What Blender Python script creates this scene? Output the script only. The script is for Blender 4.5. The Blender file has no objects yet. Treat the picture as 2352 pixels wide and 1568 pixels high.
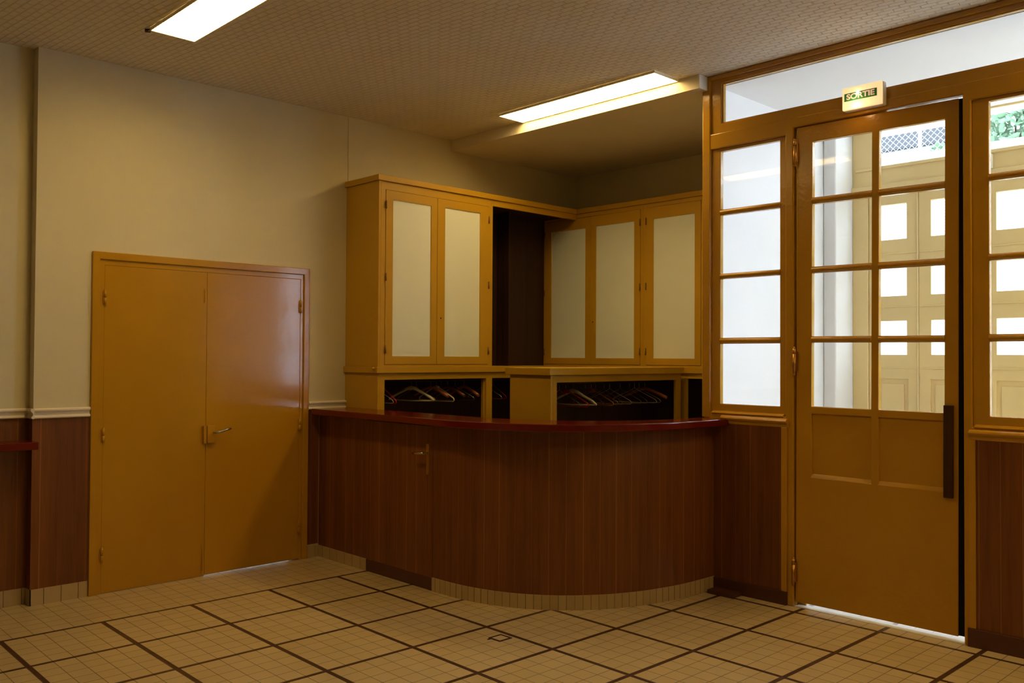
import bpy, bmesh, math, random
from mathutils import Vector, Matrix
random.seed(7)
scn = bpy.context.scene
PI = math.pi

# ------------------------------------------------------------------ camera
FPX, PITCH, ROLL, YAW = 2031.568, .0178, .00531, .80172
CAM = Vector((-1.8604, -5.27844, 1.52567))
fx, fy = math.cos(YAW), math.sin(YAW)
Fd = Vector((fx*math.cos(PITCH), fy*math.cos(PITCH), math.sin(PITCH)))
Rt = Vector((fy, -fx, 0.0)); Up = Rt.cross(Fd)
R2 = Rt*math.cos(ROLL) + Up*math.sin(ROLL)
U2 = -Rt*math.sin(ROLL) + Up*math.cos(ROLL)
cd = bpy.data.cameras.new('camera'); cam = bpy.data.objects.new('camera', cd)
scn.collection.objects.link(cam)
cd.sensor_fit = 'HORIZONTAL'; cd.sensor_width = 36.0; cd.lens = 36.0*FPX/2352.0
cd.clip_start = 0.05; cd.clip_end = 200
m = Matrix.Identity(4)
for i in range(3):
    m[i][0] = R2[i]; m[i][1] = U2[i]; m[i][2] = -Fd[i]; m[i][3] = CAM[i]
cam.matrix_world = m
scn.camera = cam

# ------------------------------------------------------------------ sky and exposure
SKY = 11.5
w = bpy.data.worlds.new('world'); scn.world = w; w.use_nodes = True
bg = w.node_tree.nodes['Background']
bg.inputs[0].default_value = (0.70, 0.84, 1.0, 1); bg.inputs[1].default_value = SKY
scn.view_settings.view_transform = 'Standard'; scn.view_settings.look = 'None'
scn.view_settings.gamma = 1.0; scn.view_settings.exposure = 0.0
scn.view_settings.use_curve_mapping = False
LAMP = 20.5                                   # radiance of the lamp diffusers
LAMP_COL = (1.0, 0.68, 0.24)

# ------------------------------------------------------------------ helpers: properties
COL = scn.collection
def tag(o, label=None, cat=None, group=None, kind=None):
    if label: o['label'] = label
    if cat: o['category'] = cat
    if group: o['group'] = group
    if kind: o['kind'] = kind
    return o
def empty(name, loc=(0, 0, 0), label=None, cat=None, group=None, kind=None, rz=0.0):
    o = bpy.data.objects.new(name, None); COL.objects.link(o)
    o.location = loc; o.rotation_euler = (0, 0, rz); o.empty_display_size = .1
    return tag(o, label, cat, group, kind)
def copy_tree(o, parent=None):
    c = o.copy(); COL.objects.link(c); c.parent = parent
    for ch in list(o.children): copy_tree(ch, c)
    return c

# ------------------------------------------------------------------ helpers: geometry
class MB:
    """collects shapes; build() links them as one mesh object in coordinates relative to its parent"""
    def __init__(s): s.bm = bmesh.new(); s.uv = s.bm.loops.layers.uv.new('UVMap'); s.done = set()
    def box(s, x0, x1, y0, y1, z0, z1):
        x0, x1 = sorted((x0, x1)); y0, y1 = sorted((y0, y1)); z0, z1 = sorted((z0, z1))
        v = [s.bm.verts.new(p) for p in ((x0,y0,z0),(x1,y0,z0),(x1,y1,z0),(x0,y1,z0),(x0,y0,z1),(x1,y0,z1),(x1,y1,z1),(x0,y1,z1))]
        for f in ((3,2,1,0),(4,5,6,7),(0,1,5,4),(1,2,6,5),(2,3,7,6),(3,0,4,7)): s.bm.faces.new([v[i] for i in f])
        return s
    def slab(s, ax, d0, d1, u0, u1, v0, v1, holes=()):
        """plate normal to axis ax between d0,d1 spanning u,v with rectangular holes"""
        d0, d1 = sorted((d0, d1)); u0, u1 = sorted((u0, u1)); v0, v1 = sorted((v0, v1))
        H = [(min(a,b),max(a,b),min(c,d),max(c,d)) for a,b,c,d in holes]
        us = sorted({u0,u1,*[min(max(t,u0),u1) for h in H for t in h[:2]]})
        vs = sorted({v0,v1,*[min(max(t,v0),v1) for h in H for t in h[2:]]})
        P = {'x': lambda d,u,v:(d,u,v), 'y': lambda d,u,v:(u,d,v), 'z': lambda d,u,v:(u,v,d)}[ax]
        def solid(i, j):
            if i<0 or j<0 or i>=len(us)-1 or j>=len(vs)-1: return False
            cu, cv = (us[i]+us[i+1])/2, (vs[j]+vs[j+1])/2
            return not any(h[0]<cu<h[1] and h[2]<cv<h[3] for h in H)
        vc = {}
        def V(d, i, j):
            k = (d, i, j)
            if k not in vc: vc[k] = s.bm.verts.new(P((d0,d1)[d], us[i], vs[j]))
            return vc[k]
        fs = []
        for i in range(len(us)-1):
            for j in range(len(vs)-1):
                if not solid(i, j): continue
                fs.append(s.bm.faces.new([V(0,i,j),V(0,i+1,j),V(0,i+1,j+1),V(0,i,j+1)]))
                fs.append(s.bm.faces.new([V(1,i,j+1),V(1,i+1,j+1),V(1,i+1,j),V(1,i,j)]))
                if not solid(i-1,j): fs.append(s.bm.faces.new([V(0,i,j),V(0,i,j+1),V(1,i,j+1),V(1,i,j)]))
                if not solid(i+1,j): fs.append(s.bm.faces.new([V(0,i+1,j+1),V(0,i+1,j),V(1,i+1,j),V(1,i+1,j+1)]))
                if not solid(i,j-1): fs.append(s.bm.faces.new([V(0,i+1,j),V(0,i,j),V(1,i,j),V(1,i+1,j)]))
                if not solid(i,j+1): fs.append(s.bm.faces.new([V(0,i,j+1),V(0,i+1,j+1),V(1,i+1,j+1),V(1,i,j+1)]))
        return s
    def ribbon(s, inner, outer, z0, z1, uoff=0.0):
        """solid between two plan polylines (same count); UV u = arc length along the outer one"""
        n = len(inner); L = [0.0]
        for i in range(1, n): L.append(L[-1] + math.dist(outer[i], outer[i-1]))
        def q(vs, uvs):
            f = s.bm.faces.new(vs); s.done.add(f)
            for lp, c in zip(f.loops, uvs): lp[s.uv].uv = c
        A = [[s.bm.verts.new((p[0], p[1], z)) for p in pl] for pl, z in ((outer,z0),(outer,z1),(inner,z1),(inner,z0))]
        for i in range(n-1):
            a, b = L[i]+uoff, L[i+1]+uoff
            q([A[0][i],A[0][i+1],A[1][i+1],A[1][i]], [(a,z0),(b,z0),(b,z1),(a,z1)])
            q([A[1][i],A[1][i+1],A[2][i+1],A[2][i]], [(a,z1),(b,z1),(b,z1+.3),(a,z1+.3)])
            q([A[2][i],A[2][i+1],A[3][i+1],A[3][i]], [(a,z1),(b,z1),(b,z0),(a,z0)])
            q([A[3][i],A[3][i+1],A[0][i+1],A[0][i]], [(a,z0-.3),(b,z0-.3),(b,z0),(a,z0)])
        q([A[0][0],A[1][0],A[2][0],A[3][0]], [(0,z0),(0,z1),(.1,z1),(.1,z0)])
        q([A[3][-1],A[2][-1],A[1][-1],A[0][-1]], [(.1,z0),(.1,z1),(0,z1),(0,z0)])
        return s
    def tube(s, pts, r, n=8, closed=False, flat=1.0):
        pts = [Vector(p) for p in pts]; m_ = len(pts); rings = []
        up = None
        for i, p in enumerate(pts):
            a = pts[i-1] if (i or closed) else p
            b = pts[(i+1) % m_] if (i < m_-1 or closed) else p
            t = (b-a).normalized()
            if up is None:
                up = Vector((0,0,1)) if abs(t.z) < .9 else Vector((1,0,0))
            e1 = (up - t*up.dot(t))
            if e1.length < 1e-5: e1 = t.orthogonal()
            e1.normalize(); e2 = t.cross(e1); up = e1
            rr = r[i] if isinstance(r, (list, tuple)) else r
            rings.append([s.bm.verts.new(p + e1*rr*flat*math.cos(2*PI*k/n) + e2*rr*math.sin(2*PI*k/n)) for k in range(n)])
        for i in range(m_ if closed else m_-1):
            A, B = rings[i], rings[(i+1) % m_]
            for k in range(n): f = s.bm.faces.new([A[k],A[(k+1)%n],B[(k+1)%n],B[k]]); f.smooth = True
        if not closed:
            s.bm.faces.new(rings[0][::-1]); s.bm.faces.new(rings[-1])
        return s
    def cyl(s, p0, p1, r, n=12): return s.tube([p0, p1], r, n)
    def sphere(s, c, r, n=12):
        res = bmesh.ops.create_uvsphere(s.bm, u_segments=n, v_segments=max(6, n//2), radius=r, matrix=Matrix.Translation(c))
        for v in res['verts']:
            for f in v.link_faces: f.smooth = True
        return s
    def profile(s, ax, a0, a1, prof):
        """extrude a closed 2-D profile along axis ax ('x': prof=(y,z); 'y': prof=(x,z); 'z': prof=(x,y))"""
        P = {'x': lambda a,p:(a,p[0],p[1]), 'y': lambda a,p:(p[0],a,p[1]), 'z': lambda a,p:(p[0],p[1],a)}[ax]
        A = [s.bm.verts.new(P(a0,p)) for p in prof]; B = [s.bm.verts.new(P(a1,p)) for p in prof]
        n = len(prof)
        for i in range(n): s.bm.faces.new([A[i],A[(i+1)%n],B[(i+1)%n],B[i]])
        s.bm.faces.new(A[::-1]); s.bm.faces.new(B)
        return s
    def build(s, name, mat, parent=None, bevel=0.0, org=None, seg=2):
        bm = s.bm
        bmesh.ops.recalc_face_normals(bm, faces=bm.faces)
        for f in bm.faces:
            if f in s.done: continue
            nx, ny, nz = (abs(c) for c in f.normal)
            for lp in f.loops:
                c = lp.vert.co
                lp[s.uv].uv = (c.y, c.z) if nx >= ny and nx >= nz else ((c.x, c.z) if ny >= nz else (c.x, c.y))
        o_ = Vector(parent.location) if (parent is not None and org is None) else Vector(org or (0,0,0))
        if parent is not None and parent.parent is not None and org is None:
            o_ = Vector(parent.location) + Vector(parent.parent.location)
        bmesh.ops.translate(bm, verts=bm.verts, vec=-o_)
        me = bpy.data.meshes.new(name); bm.to_mesh(me); bm.free()
        me.materials.append(mat)
        o = bpy.data.objects.new(name, me); COL.objects.link(o)
        if parent is not None: o.parent = parent
        elif org is not None: o.location = org
        if bevel:
            b = o.modifiers.new('bevel', 'BEVEL'); b.width = bevel; b.segments = seg; b.limit_method = 'ANGLE'; b.angle_limit = math.radians(40)
            b.harden_normals = False
        return o
def B(*a): return MB().box(*a)
def thing(o, *a, **k): return tag(o, *a, **k)

# ------------------------------------------------------------------ helpers: materials
class NT:
    def __init__(s, name):
        s.m = bpy.data.materials.new(name); s.m.use_nodes = True; s.t = s.m.node_tree
        s.p = s.t.nodes['Principled BSDF']
    def n(s, typ, **kw):
        nd = s.t.nodes.new(typ)
        for k, v in kw.items():
            if k in nd.inputs.keys() if isinstance(k, str) else False: s.put(nd.inputs[k], v)
            else: setattr(nd, k, v)
        return nd
    def put(s, sock, v):
        if isinstance(v, bpy.types.NodeSocket): s.t.links.new(v, sock)
        else: sock.default_value = v
    def M(s, op, a, b=None, c=None):
        nd = s.t.nodes.new('ShaderNodeMath'); nd.operation = op
        s.put(nd.inputs[0], a)
        if b is not None: s.put(nd.inputs[1], b)
        if c is not None: s.put(nd.inputs[2], c)
        return nd.outputs[0]
    def mix(s, f, a, b, mode='MIX'):
        nd = s.t.nodes.new('ShaderNodeMix'); nd.data_type = 'RGBA'; nd.blend_type = mode
        s.put(nd.inputs[0], f); s.put(nd.inputs[6], a); s.put(nd.inputs[7], b)
        return nd.outputs[2]
    def noise(s, vec, scale, detail=3, rough=.5):
        nd = s.t.nodes.new('ShaderNodeTexNoise'); s.put(nd.inputs['Vector'], vec)
        nd.inputs['Scale'].default_value = scale; nd.inputs['Detail'].default_value = detail; nd.inputs['Roughness'].default_value = rough
        return nd.outputs['Fac']
    def ramp(s, f, p0, c0, p1, c1):
        nd = s.t.nodes.new('ShaderNodeValToRGB'); s.put(nd.inputs[0], f)
        e = nd.color_ramp.elements; e[0].position = p0; e[0].color = (*c0, 1); e[1].position = p1; e[1].color = (*c1, 1)
        return nd.outputs[0]
    def maprange(s, v, a, b, c, d):
        nd = s.t.nodes.new('ShaderNodeMapRange'); s.put(nd.inputs[0], v)
        for i, q in enumerate((a, b, c, d)): nd.inputs[i+1].default_value = q
        return nd.outputs[0]
    def mapping(s, vec, scale=(1,1,1), rot=(0,0,0), loc=(0,0,0)):
        nd = s.t.nodes.new('ShaderNodeMapping'); s.put(nd.inputs[0], vec)
        nd.inputs[1].default_value = loc; nd.inputs[2].default_value = rot; nd.inputs[3].default_value = scale
        return nd.outputs[0]
    def coord(s, k='Object'): return s.t.nodes.new('ShaderNodeTexCoord').outputs[k]
    def world(s): return s.t.nodes.new('ShaderNodeNewGeometry').outputs['Position']
    def xyz(s, v):
        nd = s.t.nodes.new('ShaderNodeSeparateXYZ'); s.put(nd.inputs[0], v); return nd.outputs
    def bump(s, h, dist, strength=1.0):
        nd = s.t.nodes.new('ShaderNodeBump'); s.put(nd.inputs['Height'], h); nd.inputs['Distance'].default_value = dist
        nd.inputs['Strength'].default_value = strength
        s.put(s.p.inputs['Normal'], nd.outputs[0])
    def out(s, col=None, rough=None, spec=None, metal=None):
        if col is not None: s.put(s.p.inputs['Base Color'], (*col, 1) if isinstance(col, tuple) else col)
        if rough is not None: s.put(s.p.inputs['Roughness'], rough)
        if spec is not None: s.put(s.p.inputs['Specular IOR Level'], spec)
        if metal is not None: s.p.inputs['Metallic'].default_value = metal
        return s.m

def paint(name, col, rough=.35, bumpd=.0006, var=.08, spec=.5, bscale=26):
    t = NT(name); P = t.world()
    f = t.noise(P, 2.2, 4)
    c = t.mix(t.maprange(f, .3, .7, 0, 1), (*[q*(1-var) for q in col], 1), (*[min(1, q*(1+var)) for q in col], 1))
    t.bump(t.noise(P, bscale, 3), bumpd)
    return t.out(c, rough, spec)
M = {}
YEL = (.50, .26, .016)
M['yellow'] = paint('mustard_gloss_paint', YEL, .20, .0014, .05, .5, 34)
M['yellow_cab'] = paint('mustard_satin_paint', (.52, .30, .016), .42, .0004, .05, .45)
M['yellow_door'] = paint('mustard_door_paint', (.48, .245, .013), .13, .0005, .05, .45, 18)
M['cream'] = paint('cream_paint', (.72, .64, .50), .45, .0004, .03)
M['white_trim'] = paint('white_gloss_trim', (.80, .74, .64), .32, .0003, .03)
M['laminate'] = paint('white_laminate', (.80, .86, .88), .5, .0002, .02, .4)
M['vest_white'] = paint('vestibule_white', (.88, .88, .89), .7, .0004, .02, .3)
M['gate_cream'] = paint('gate_cream_paint', (.84, .64, .30), .4, .0005, .05)
M['red'] = paint('oxblood_gloss', (.12, .005, .003), .13, .0004, .12, .6, 14)
M['brown_base'] = paint('brown_skirting', (.085, .026, .014), .5, .0004, .15)
M['black'] = paint('black_rubber', (.003, .003, .003), .7, .0003, .1, .2)
M['dark_line'] = paint('dark_grout', (.03, .014, .009), .6, .0003, .1)
M['interior'] = paint('dark_interior', (.035, .012, .005), .7, .0004, .2, .2)
M['beam'] = paint('cream_beam', (.78, .72, .60), .6, .0004, .03, .3)

t = NT('woven_wallpaper'); P = t.world(); x, y, z = t.xyz(P)[:3]
u = t.M('ADD', x, y)
wv = t.M('ADD', t.M('SINE', t.M('MULTIPLY', z, 1400)), t.M('SINE', t.M('MULTIPLY', u, 900)))
h = t.M('ADD', t.M('MULTIPLY', wv, .25), t.noise(P, 160, 2))
c = t.mix(t.maprange(t.noise(P, 1.5, 4), .3, .7, 0, 1), (.67, .61, .43, 1), (.71, .65, .47, 1))
t.bump(h, .0006, .6); M['wall'] = t.out(c, .85, .2)

t = NT('embossed_ceiling'); P = t.world()
bk = t.t.nodes.new('ShaderNodeTexBrick'); t.put(bk.inputs['Vector'], t.mapping(P, (1,1,1), (0,0,math.radians(84))))
bk.offset = .5; bk.inputs['Scale'].default_value = 1.0
bk.inputs['Brick Width'].default_value = .085; bk.inputs['Row Height'].default_value = .042
bk.inputs['Mortar Size'].default_value = .006; bk.inputs['Mortar Smooth'].default_value = .8
bk.inputs['Color1'].default_value = (1,1,1,1); bk.inputs['Color2'].default_value = (.55,.55,.55,1); bk.inputs['Mortar'].default_value = (0,0,0,1)
c = t.mix(bk.outputs['Fac'], (.82, .77, .68, 1), (.77, .71, .61, 1))
t.bump(bk.outputs['Color'], .009, .9); M['ceiling'] = t.out(c, .75, .25)
M['ceiling_plain'] = paint('alcove_ceiling_paint', (.66, .62, .53), .8, .0004, .02, .2)

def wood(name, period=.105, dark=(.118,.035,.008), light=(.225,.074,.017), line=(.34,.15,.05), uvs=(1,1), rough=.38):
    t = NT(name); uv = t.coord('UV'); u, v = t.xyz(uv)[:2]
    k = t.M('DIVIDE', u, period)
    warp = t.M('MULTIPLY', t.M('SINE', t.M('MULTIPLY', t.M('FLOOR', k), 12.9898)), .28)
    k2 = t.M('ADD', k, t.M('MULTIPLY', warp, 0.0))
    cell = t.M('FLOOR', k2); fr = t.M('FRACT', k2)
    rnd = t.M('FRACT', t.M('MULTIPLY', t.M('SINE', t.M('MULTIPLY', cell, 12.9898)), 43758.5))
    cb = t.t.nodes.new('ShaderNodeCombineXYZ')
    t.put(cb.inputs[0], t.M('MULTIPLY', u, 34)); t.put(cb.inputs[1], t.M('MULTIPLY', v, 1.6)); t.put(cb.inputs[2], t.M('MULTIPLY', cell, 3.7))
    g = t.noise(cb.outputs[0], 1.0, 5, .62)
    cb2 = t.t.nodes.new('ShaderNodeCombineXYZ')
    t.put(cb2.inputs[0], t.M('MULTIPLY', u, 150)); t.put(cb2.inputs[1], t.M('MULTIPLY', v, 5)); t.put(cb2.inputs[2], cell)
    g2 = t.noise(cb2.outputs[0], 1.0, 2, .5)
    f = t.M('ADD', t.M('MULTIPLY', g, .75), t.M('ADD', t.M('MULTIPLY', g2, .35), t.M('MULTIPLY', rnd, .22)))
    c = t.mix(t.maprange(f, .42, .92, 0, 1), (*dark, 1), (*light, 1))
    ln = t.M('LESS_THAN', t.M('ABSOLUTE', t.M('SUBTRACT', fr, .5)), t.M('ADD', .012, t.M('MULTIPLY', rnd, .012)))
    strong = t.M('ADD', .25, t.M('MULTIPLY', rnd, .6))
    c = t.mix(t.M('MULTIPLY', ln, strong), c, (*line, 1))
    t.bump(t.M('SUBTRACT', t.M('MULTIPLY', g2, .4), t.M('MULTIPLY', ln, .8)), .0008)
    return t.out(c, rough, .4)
M['wood'] = wood('walnut_laminate_boards')
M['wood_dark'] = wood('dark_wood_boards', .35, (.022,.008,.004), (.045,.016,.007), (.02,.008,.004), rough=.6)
M['wood_handle'] = wood('dark_handle_wood', .3, (.035,.010,.005), (.06,.018,.009), (.04,.012,.006))

def tile_floor(name, base, base2, grout, line, rough=.3):
    t = NT(name); P = t.world(); x, y = t.xyz(P)[:2]
    th = -0.0107; ca, sa = math.cos(th), math.sin(th)
    X = t.M('ADD', t.M('MULTIPLY', x, ca), t.M('MULTIPLY', y, sa))
    Y = t.M('ADD', t.M('MULTIPLY', x, -sa), t.M('MULTIPLY', y, ca))
    U = t.M('DIVIDE', X, .52); V = t.M('DIVIDE', Y, .52*.994)
    above = t.M('GREATER_THAN', V, .012)
    def axis(q):
        fr = t.M('FRACT', t.M('ADD', q, 100.0))
        d = t.M('MINIMUM', fr, t.M('SUBTRACT', 1.0, fr))
        dark = t.M('LESS_THAN', d, .0225)
        k = t.M('FRACT', t.M('MULTIPLY', t.M('DIVIDE', t.M('SUBTRACT', fr, .0225), .955), 5.0))
        g = t.M('LESS_THAN', t.M('MINIMUM', k, t.M('SUBTRACT', 1.0, k)), .023)
        return dark, g
    du, gu = axis(U); dv, gv = axis(V)
    ga = t.M('FRACT', t.M('ADD', t.M('MULTIPLY', U, 5.0), 100.4)); gua = t.M('LESS_THAN', t.M('MINIMUM', ga, t.M('SUBTRACT', 1.0, ga)), .019)
    na = t.M('SUBTRACT', 1.0, above)
    dark = t.M('MAXIMUM', t.M('MULTIPLY', du, na), t.M('MULTIPLY', dv, t.M('LESS_THAN', V, .5)))
    gr = t.M('MAXIMUM', t.M('ADD', t.M('MULTIPLY', gu, na), t.M('MULTIPLY', gua, above)), gv)
    cell = t.t.nodes.new('ShaderNodeTexWhiteNoise'); cell.noise_dimensions = '2D'
    cb = t.t.nodes.new('ShaderNodeCombineXYZ'); t.put(cb.inputs[0], t.M('FLOOR', t.M('MULTIPLY', U, 5.0))); t.put(cb.inputs[1], t.M('FLOOR', t.M('MULTIPLY', V, 5.0)))
    t.put(cell.inputs['Vector'], cb.outputs[0])
    sp = t.maprange(t.noise(P, 420, 2, .6), .35, .65, 0, 1)
    f = t.M('ADD', t.M('MULTIPLY', sp, .5), t.M('MULTIPLY', cell.outputs['Value'], .35))
    f = t.M('ADD', f, t.maprange(t.noise(P, 1.3, 3), .3, .7, -.1, .25))
    c = t.mix(f, (*base2, 1), (*base, 1))
    c = t.mix(t.M('MULTIPLY', gr, .8), c, (*grout, 1))
    c = t.mix(dark, c, (*line, 1))
    t.bump(t.M('SUBTRACT', t.M('MULTIPLY', sp, .05), t.M('MULTIPLY', gr, .6)), .0012)
    return t.out(c, t.M('ADD', rough, t.M('MULTIPLY', gr, .3)), .9)
M['floor'] = tile_floor('cream_floor_tiles', (.60,.475,.275), (.47,.36,.19), (.13,.085,.035), (.055,.018,.012), .36)
M['floor_vest'] = tile_floor('vestibule_tiles', (.80,.78,.74), (.74,.72,.68), (.5,.48,.45), (.3,.26,.3), .35)  # lighter tiles and joints: daylight on the floor put into the colour

def plinth(name, period):
    t = NT(name); uv = t.coord('UV'); u, v = t.xyz(uv)[:2]; P = t.world()
    fr = t.M('FRACT', t.M('ADD', t.M('DIVIDE', u, period), 50.3)); d = t.M('MINIMUM', fr, t.M('SUBTRACT', 1.0, fr))
    g = t.M('LESS_THAN', d, .0022/period)
    cell = t.M('FLOOR', t.M('ADD', t.M('DIVIDE', u, period), 50.3))
    rnd = t.M('FRACT', t.M('MULTIPLY', t.M('SINE', t.M('MULTIPLY', cell, 78.233)), 43758.5))
    sp = t.maprange(t.noise(P, 420, 2, .6), .35, .65, 0, 1)
    f = t.M('ADD', t.M('MULTIPLY', sp, .5), t.M('MULTIPLY', rnd, .4))
    c = t.mix(f, (.40, .29, .15, 1), (.52, .395, .215, 1))
    c = t.mix(t.M('MULTIPLY', g, t.M('ADD', .3, t.M('MULTIPLY', rnd, .7))), c, (.07, .04, .02, 1))
    t.bump(t.M('SUBTRACT', 0.0, g), .001)
    return t.out(c, .4, .4)
M['plinth'] = plinth('plinth_tiles', .1); M['plinth_small'] = plinth('plinth_half_tiles', .05)

def glass(name, fac=.06, ribs=False, tint=(1,1,1)):
    t = NT(name); tr = t.t.nodes.new('ShaderNodeBsdfTransparent'); tr.inputs[0].default_value = (*tint, 1)
    gl = t.t.nodes.new('ShaderNodeBsdfGlossy'); gl.inputs['Roughness'].default_value = .02
    fr = t.t.nodes.new('ShaderNodeFresnel'); fr.inputs[0].default_value = 1.5
    mx = t.t.nodes.new('ShaderNodeMixShader')
    bf = t.t.nodes.new('ShaderNodeNewGeometry').outputs['Backfacing']
    t.put(mx.inputs[0], t.M('MULTIPLY', fr.outputs[0], t.M('SUBTRACT', 1.0, bf))); t.t.links.new(tr.outputs[0], mx.inputs[1]); t.t.links.new(gl.outputs[0], mx.inputs[2])
    if ribs:
        P = t.world(); z = t.xyz(P)[2]
        k = t.M('SINE', t.M('MULTIPLY', z, 2*PI/.022))
        col = t.mix(t.maprange(k, .6, .95, 0, 1), (*tint, 1), (.55, .62, .62, 1))
        t.put(tr.inputs[0], col)
    t.t.links.new(mx.outputs[0], t.t.nodes['Material Output'].inputs[0])
    return t.m
M['glass'] = glass('clear_glass'); M['glass_ribbed'] = glass('reeded_glass', ribs=True)

def metal(name, col, rough=.3):
    t = NT(name); t.bump(t.noise(t.world(), 90, 2), .0002)
    return t.out(col, rough, .5, 1.0)
M['bronze_hinge'] = metal('bronze_hinge', (.55, .30, .08), .35)
M['chrome'] = metal('worn_chrome', (.6, .6, .62), .25); M['brass'] = metal('dull_brass', (.45, .30, .08), .4)
M['dark_metal'] = metal('dark_metal', (.08, .06, .05), .5)
def flat(name, col, rough=.5):
    t = NT(name); f = t.noise(t.world(), 30, 3)
    return t.out(t.mix(f, (*[q*.9 for q in col], 1), (*col, 1)), rough, .4)
def emit(name, col, k):
    t = NT(name); t.p.inputs['Base Color'].default_value = (.8,.8,.8,1)
    t.p.inputs['Emission Color'].default_value = (*col, 1); t.p.inputs['Emission Strength'].default_value = k
    return t.m
M['lamp'] = emit('lit_diffuser', LAMP_COL, LAMP)
M['lamp_white'] = paint('lamp_enamel', (.88, .84, .74), .35, .0002, .02)

# ================================================================== THE ROOM
XP, YL, HC = 3.202, .632, 3.419
def S(o, label, cat): return tag(o, label, cat, kind='structure')

S(B(-5.2, XP+.005, -9.2, 1.0, -.12, 0).build('floor', M['floor']), 'cream tiled floor with a dark brown grid of lines', 'floor')
S(B(XP+.005, 5.3, -6.2, -1.95, -.12, 0).build('floor', M['floor_vest']), 'tiled floor of the vestibule, coloured pale for the daylight beyond the glazed door', 'floor')
S(B(XP+.005, 4.95, -1.95, 1.0, -.12, 0).build('floor', M['floor']), 'tiled floor of the alcove behind the counter', 'floor')
S(B(-5.2, XP+.09, -9.2, 1.0, HC, HC+.12).build('ceiling', M['ceiling']), 'embossed beige ceiling over the hall', 'ceiling')
S(B(3.105, 4.95, -1.93, .8, 3.325, HC-.001).build('ceiling', M['beam']), 'lowered alcove ceiling with pale beam edge', 'ceiling')
S(B(XP+.09, 5.3, -6.2, -1.937, 3.36, HC+.1).build('ceiling', M['vest_white']), 'white ceiling of the vestibule seen through the transom', 'ceiling')

# left wall with the opening of the double door; its left end steps back
wl = MB(); wl.slab('y', YL, YL+.2, -.2, 4.95, 0, HC, holes=[(.17, 1.66, -.01, 2.13)])
S(wl.build('wall_left', M['wall']), 'cream papered wall with the mustard double door', 'wall')
S(B(-5.2, -.2, YL+.085, YL+.25, 0, HC).build('wall_left', M['wall']), 'recessed stretch of cream wall at the far left', 'wall')
S(B(2.045, 3.3, YL-.004, YL, 2.91, HC).build('trim_1', M['wall']), 'papered wall strip standing slightly proud above the cabinets', 'trim')
S(B(4.745, 4.95, -1.91, YL, 0, HC).build('wall_back', M['wall']), 'cream back wall of the alcove above the cabinets', 'wall')
wv = B(XP+.066, 4.95, -1.965, -1.91, 0, HC); wv.box(4.77, 5.2, -2.07, -1.965, 0, 3.36)
S(wv.build('wall_vestibule', M['vest_white'], bevel=.014, seg=3), 'white vestibule side wall with a shallow pilaster', 'wall')
S(B(-5.2, -5.0, -9.2, 1.0, 0, HC).build('wall_near', M['wall']), 'cream wall at the far left end of the hall', 'wall')
S(B(-5.2, 3.4, -9.2, -9.0, 0, HC).build('wall_rear', M['wall']), 'cream wall at the rear of the hall', 'wall')
S(B(XP, 3.4, -9.2, -4.25, 0, HC).build('wall_right', M['wall']), 'cream wall to the right of the glazed partition', 'wall')
S(MB().slab('y', -6.2, -6.0, XP+.066, 5.3, 0, HC, holes=[(3.5, 4.15, .8, 3.0)]).build('wall_vestibule', M['vest_white']), 'white end wall of the vestibule', 'wall')
w5 = S(empty('added_window_5', (3.825, -6.1, .8)), 'unseen window added in the end wall of the vestibule for daylight', 'window')  # added out of view to brighten the vestibule side wall
MB().slab('y', -6.12, -6.07, 3.5, 4.15, .8, 3.0, holes=[(3.55, 3.80, .86, 2.94), (3.85, 4.10, .86, 2.94)]).build('frame', M['cream'], w5, bevel=.003)
for a, b in ((3.545, 3.805), (3.845, 4.105)): B(a, b, -6.10, -6.096, .855, 2.945).build('pane', M['glass'], w5)
S(MB().slab('x', 5.06, 5.26, -6.2, -3.97, 0, HC, holes=[(-5.9, -4.15, .35, 3.25)]).build('wall_vestibule', M['vest_white']), 'white street wall beside the gate', 'wall')
w4 = S(empty('added_window_4', (5.1, -5.02, .35)), 'unseen wide window added right of the gate to light the vestibule', 'window')  # unseen opening, added to bring more daylight into the vestibule
MB().slab('x', 5.10, 5.15, -5.9, -4.15, .35, 3.25, holes=[(-5.84, -5.06, .41, 3.19), (-4.98, -4.21, .41, 3.19)]).build('frame', M['cream'], w4, bevel=.003)
for a, b in ((-5.845, -5.055), (-4.985, -4.205)): B(5.12, 5.124, a, b, .405, 3.195).build('pane', M['glass'], w4)

# wood wainscot, chair rails and skirting on the left wall
def rail_prof(y): return [(y+.002, 1.135), (y-.016, 1.135), (y-.022, 1.142), (y-.019, 1.150), (y-.009, 1.156), (y-.009, 1.168), (y-.014, 1.174), (y-.026, 1.182), (y-.026, 1.190), (y-.018, 1.197), (y+.002, 1.197)]
for nm, x0, x1, y in (('trim_2', -.2, .125, YL), ('trim_3', 1.703, 2.034, YL), ('trim_4', -5.0, -.2, YL+.085)):
    lab = {'trim_2': 'cream moulded chair rail between the wall step and the double door', 'trim_3': 'short cream chair rail between the double door and the cabinet', 'trim_4': 'cream moulded chair rail on the recessed wall at far left'}[nm]
    z1 = 0 if nm != 'trim_3' else -.015
    mb = MB(); mb.profile('x', x0, x1, [(a, b+z1) for a, b in rail_prof(y)])
    if nm == 'trim_2': mb.profile('y', y-.026, y+.085, [(x0-.001, 1.135), (x0-.012, 1.135), (x0-.018, 1.145), (x0-.008, 1.156), (x0-.008, 1.168), (x0-.022, 1.184), (x0-.02, 1.197), (x0-.001, 1.197)])
    S(mb.build(nm, M['white_trim']), lab, 'trim')
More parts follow.
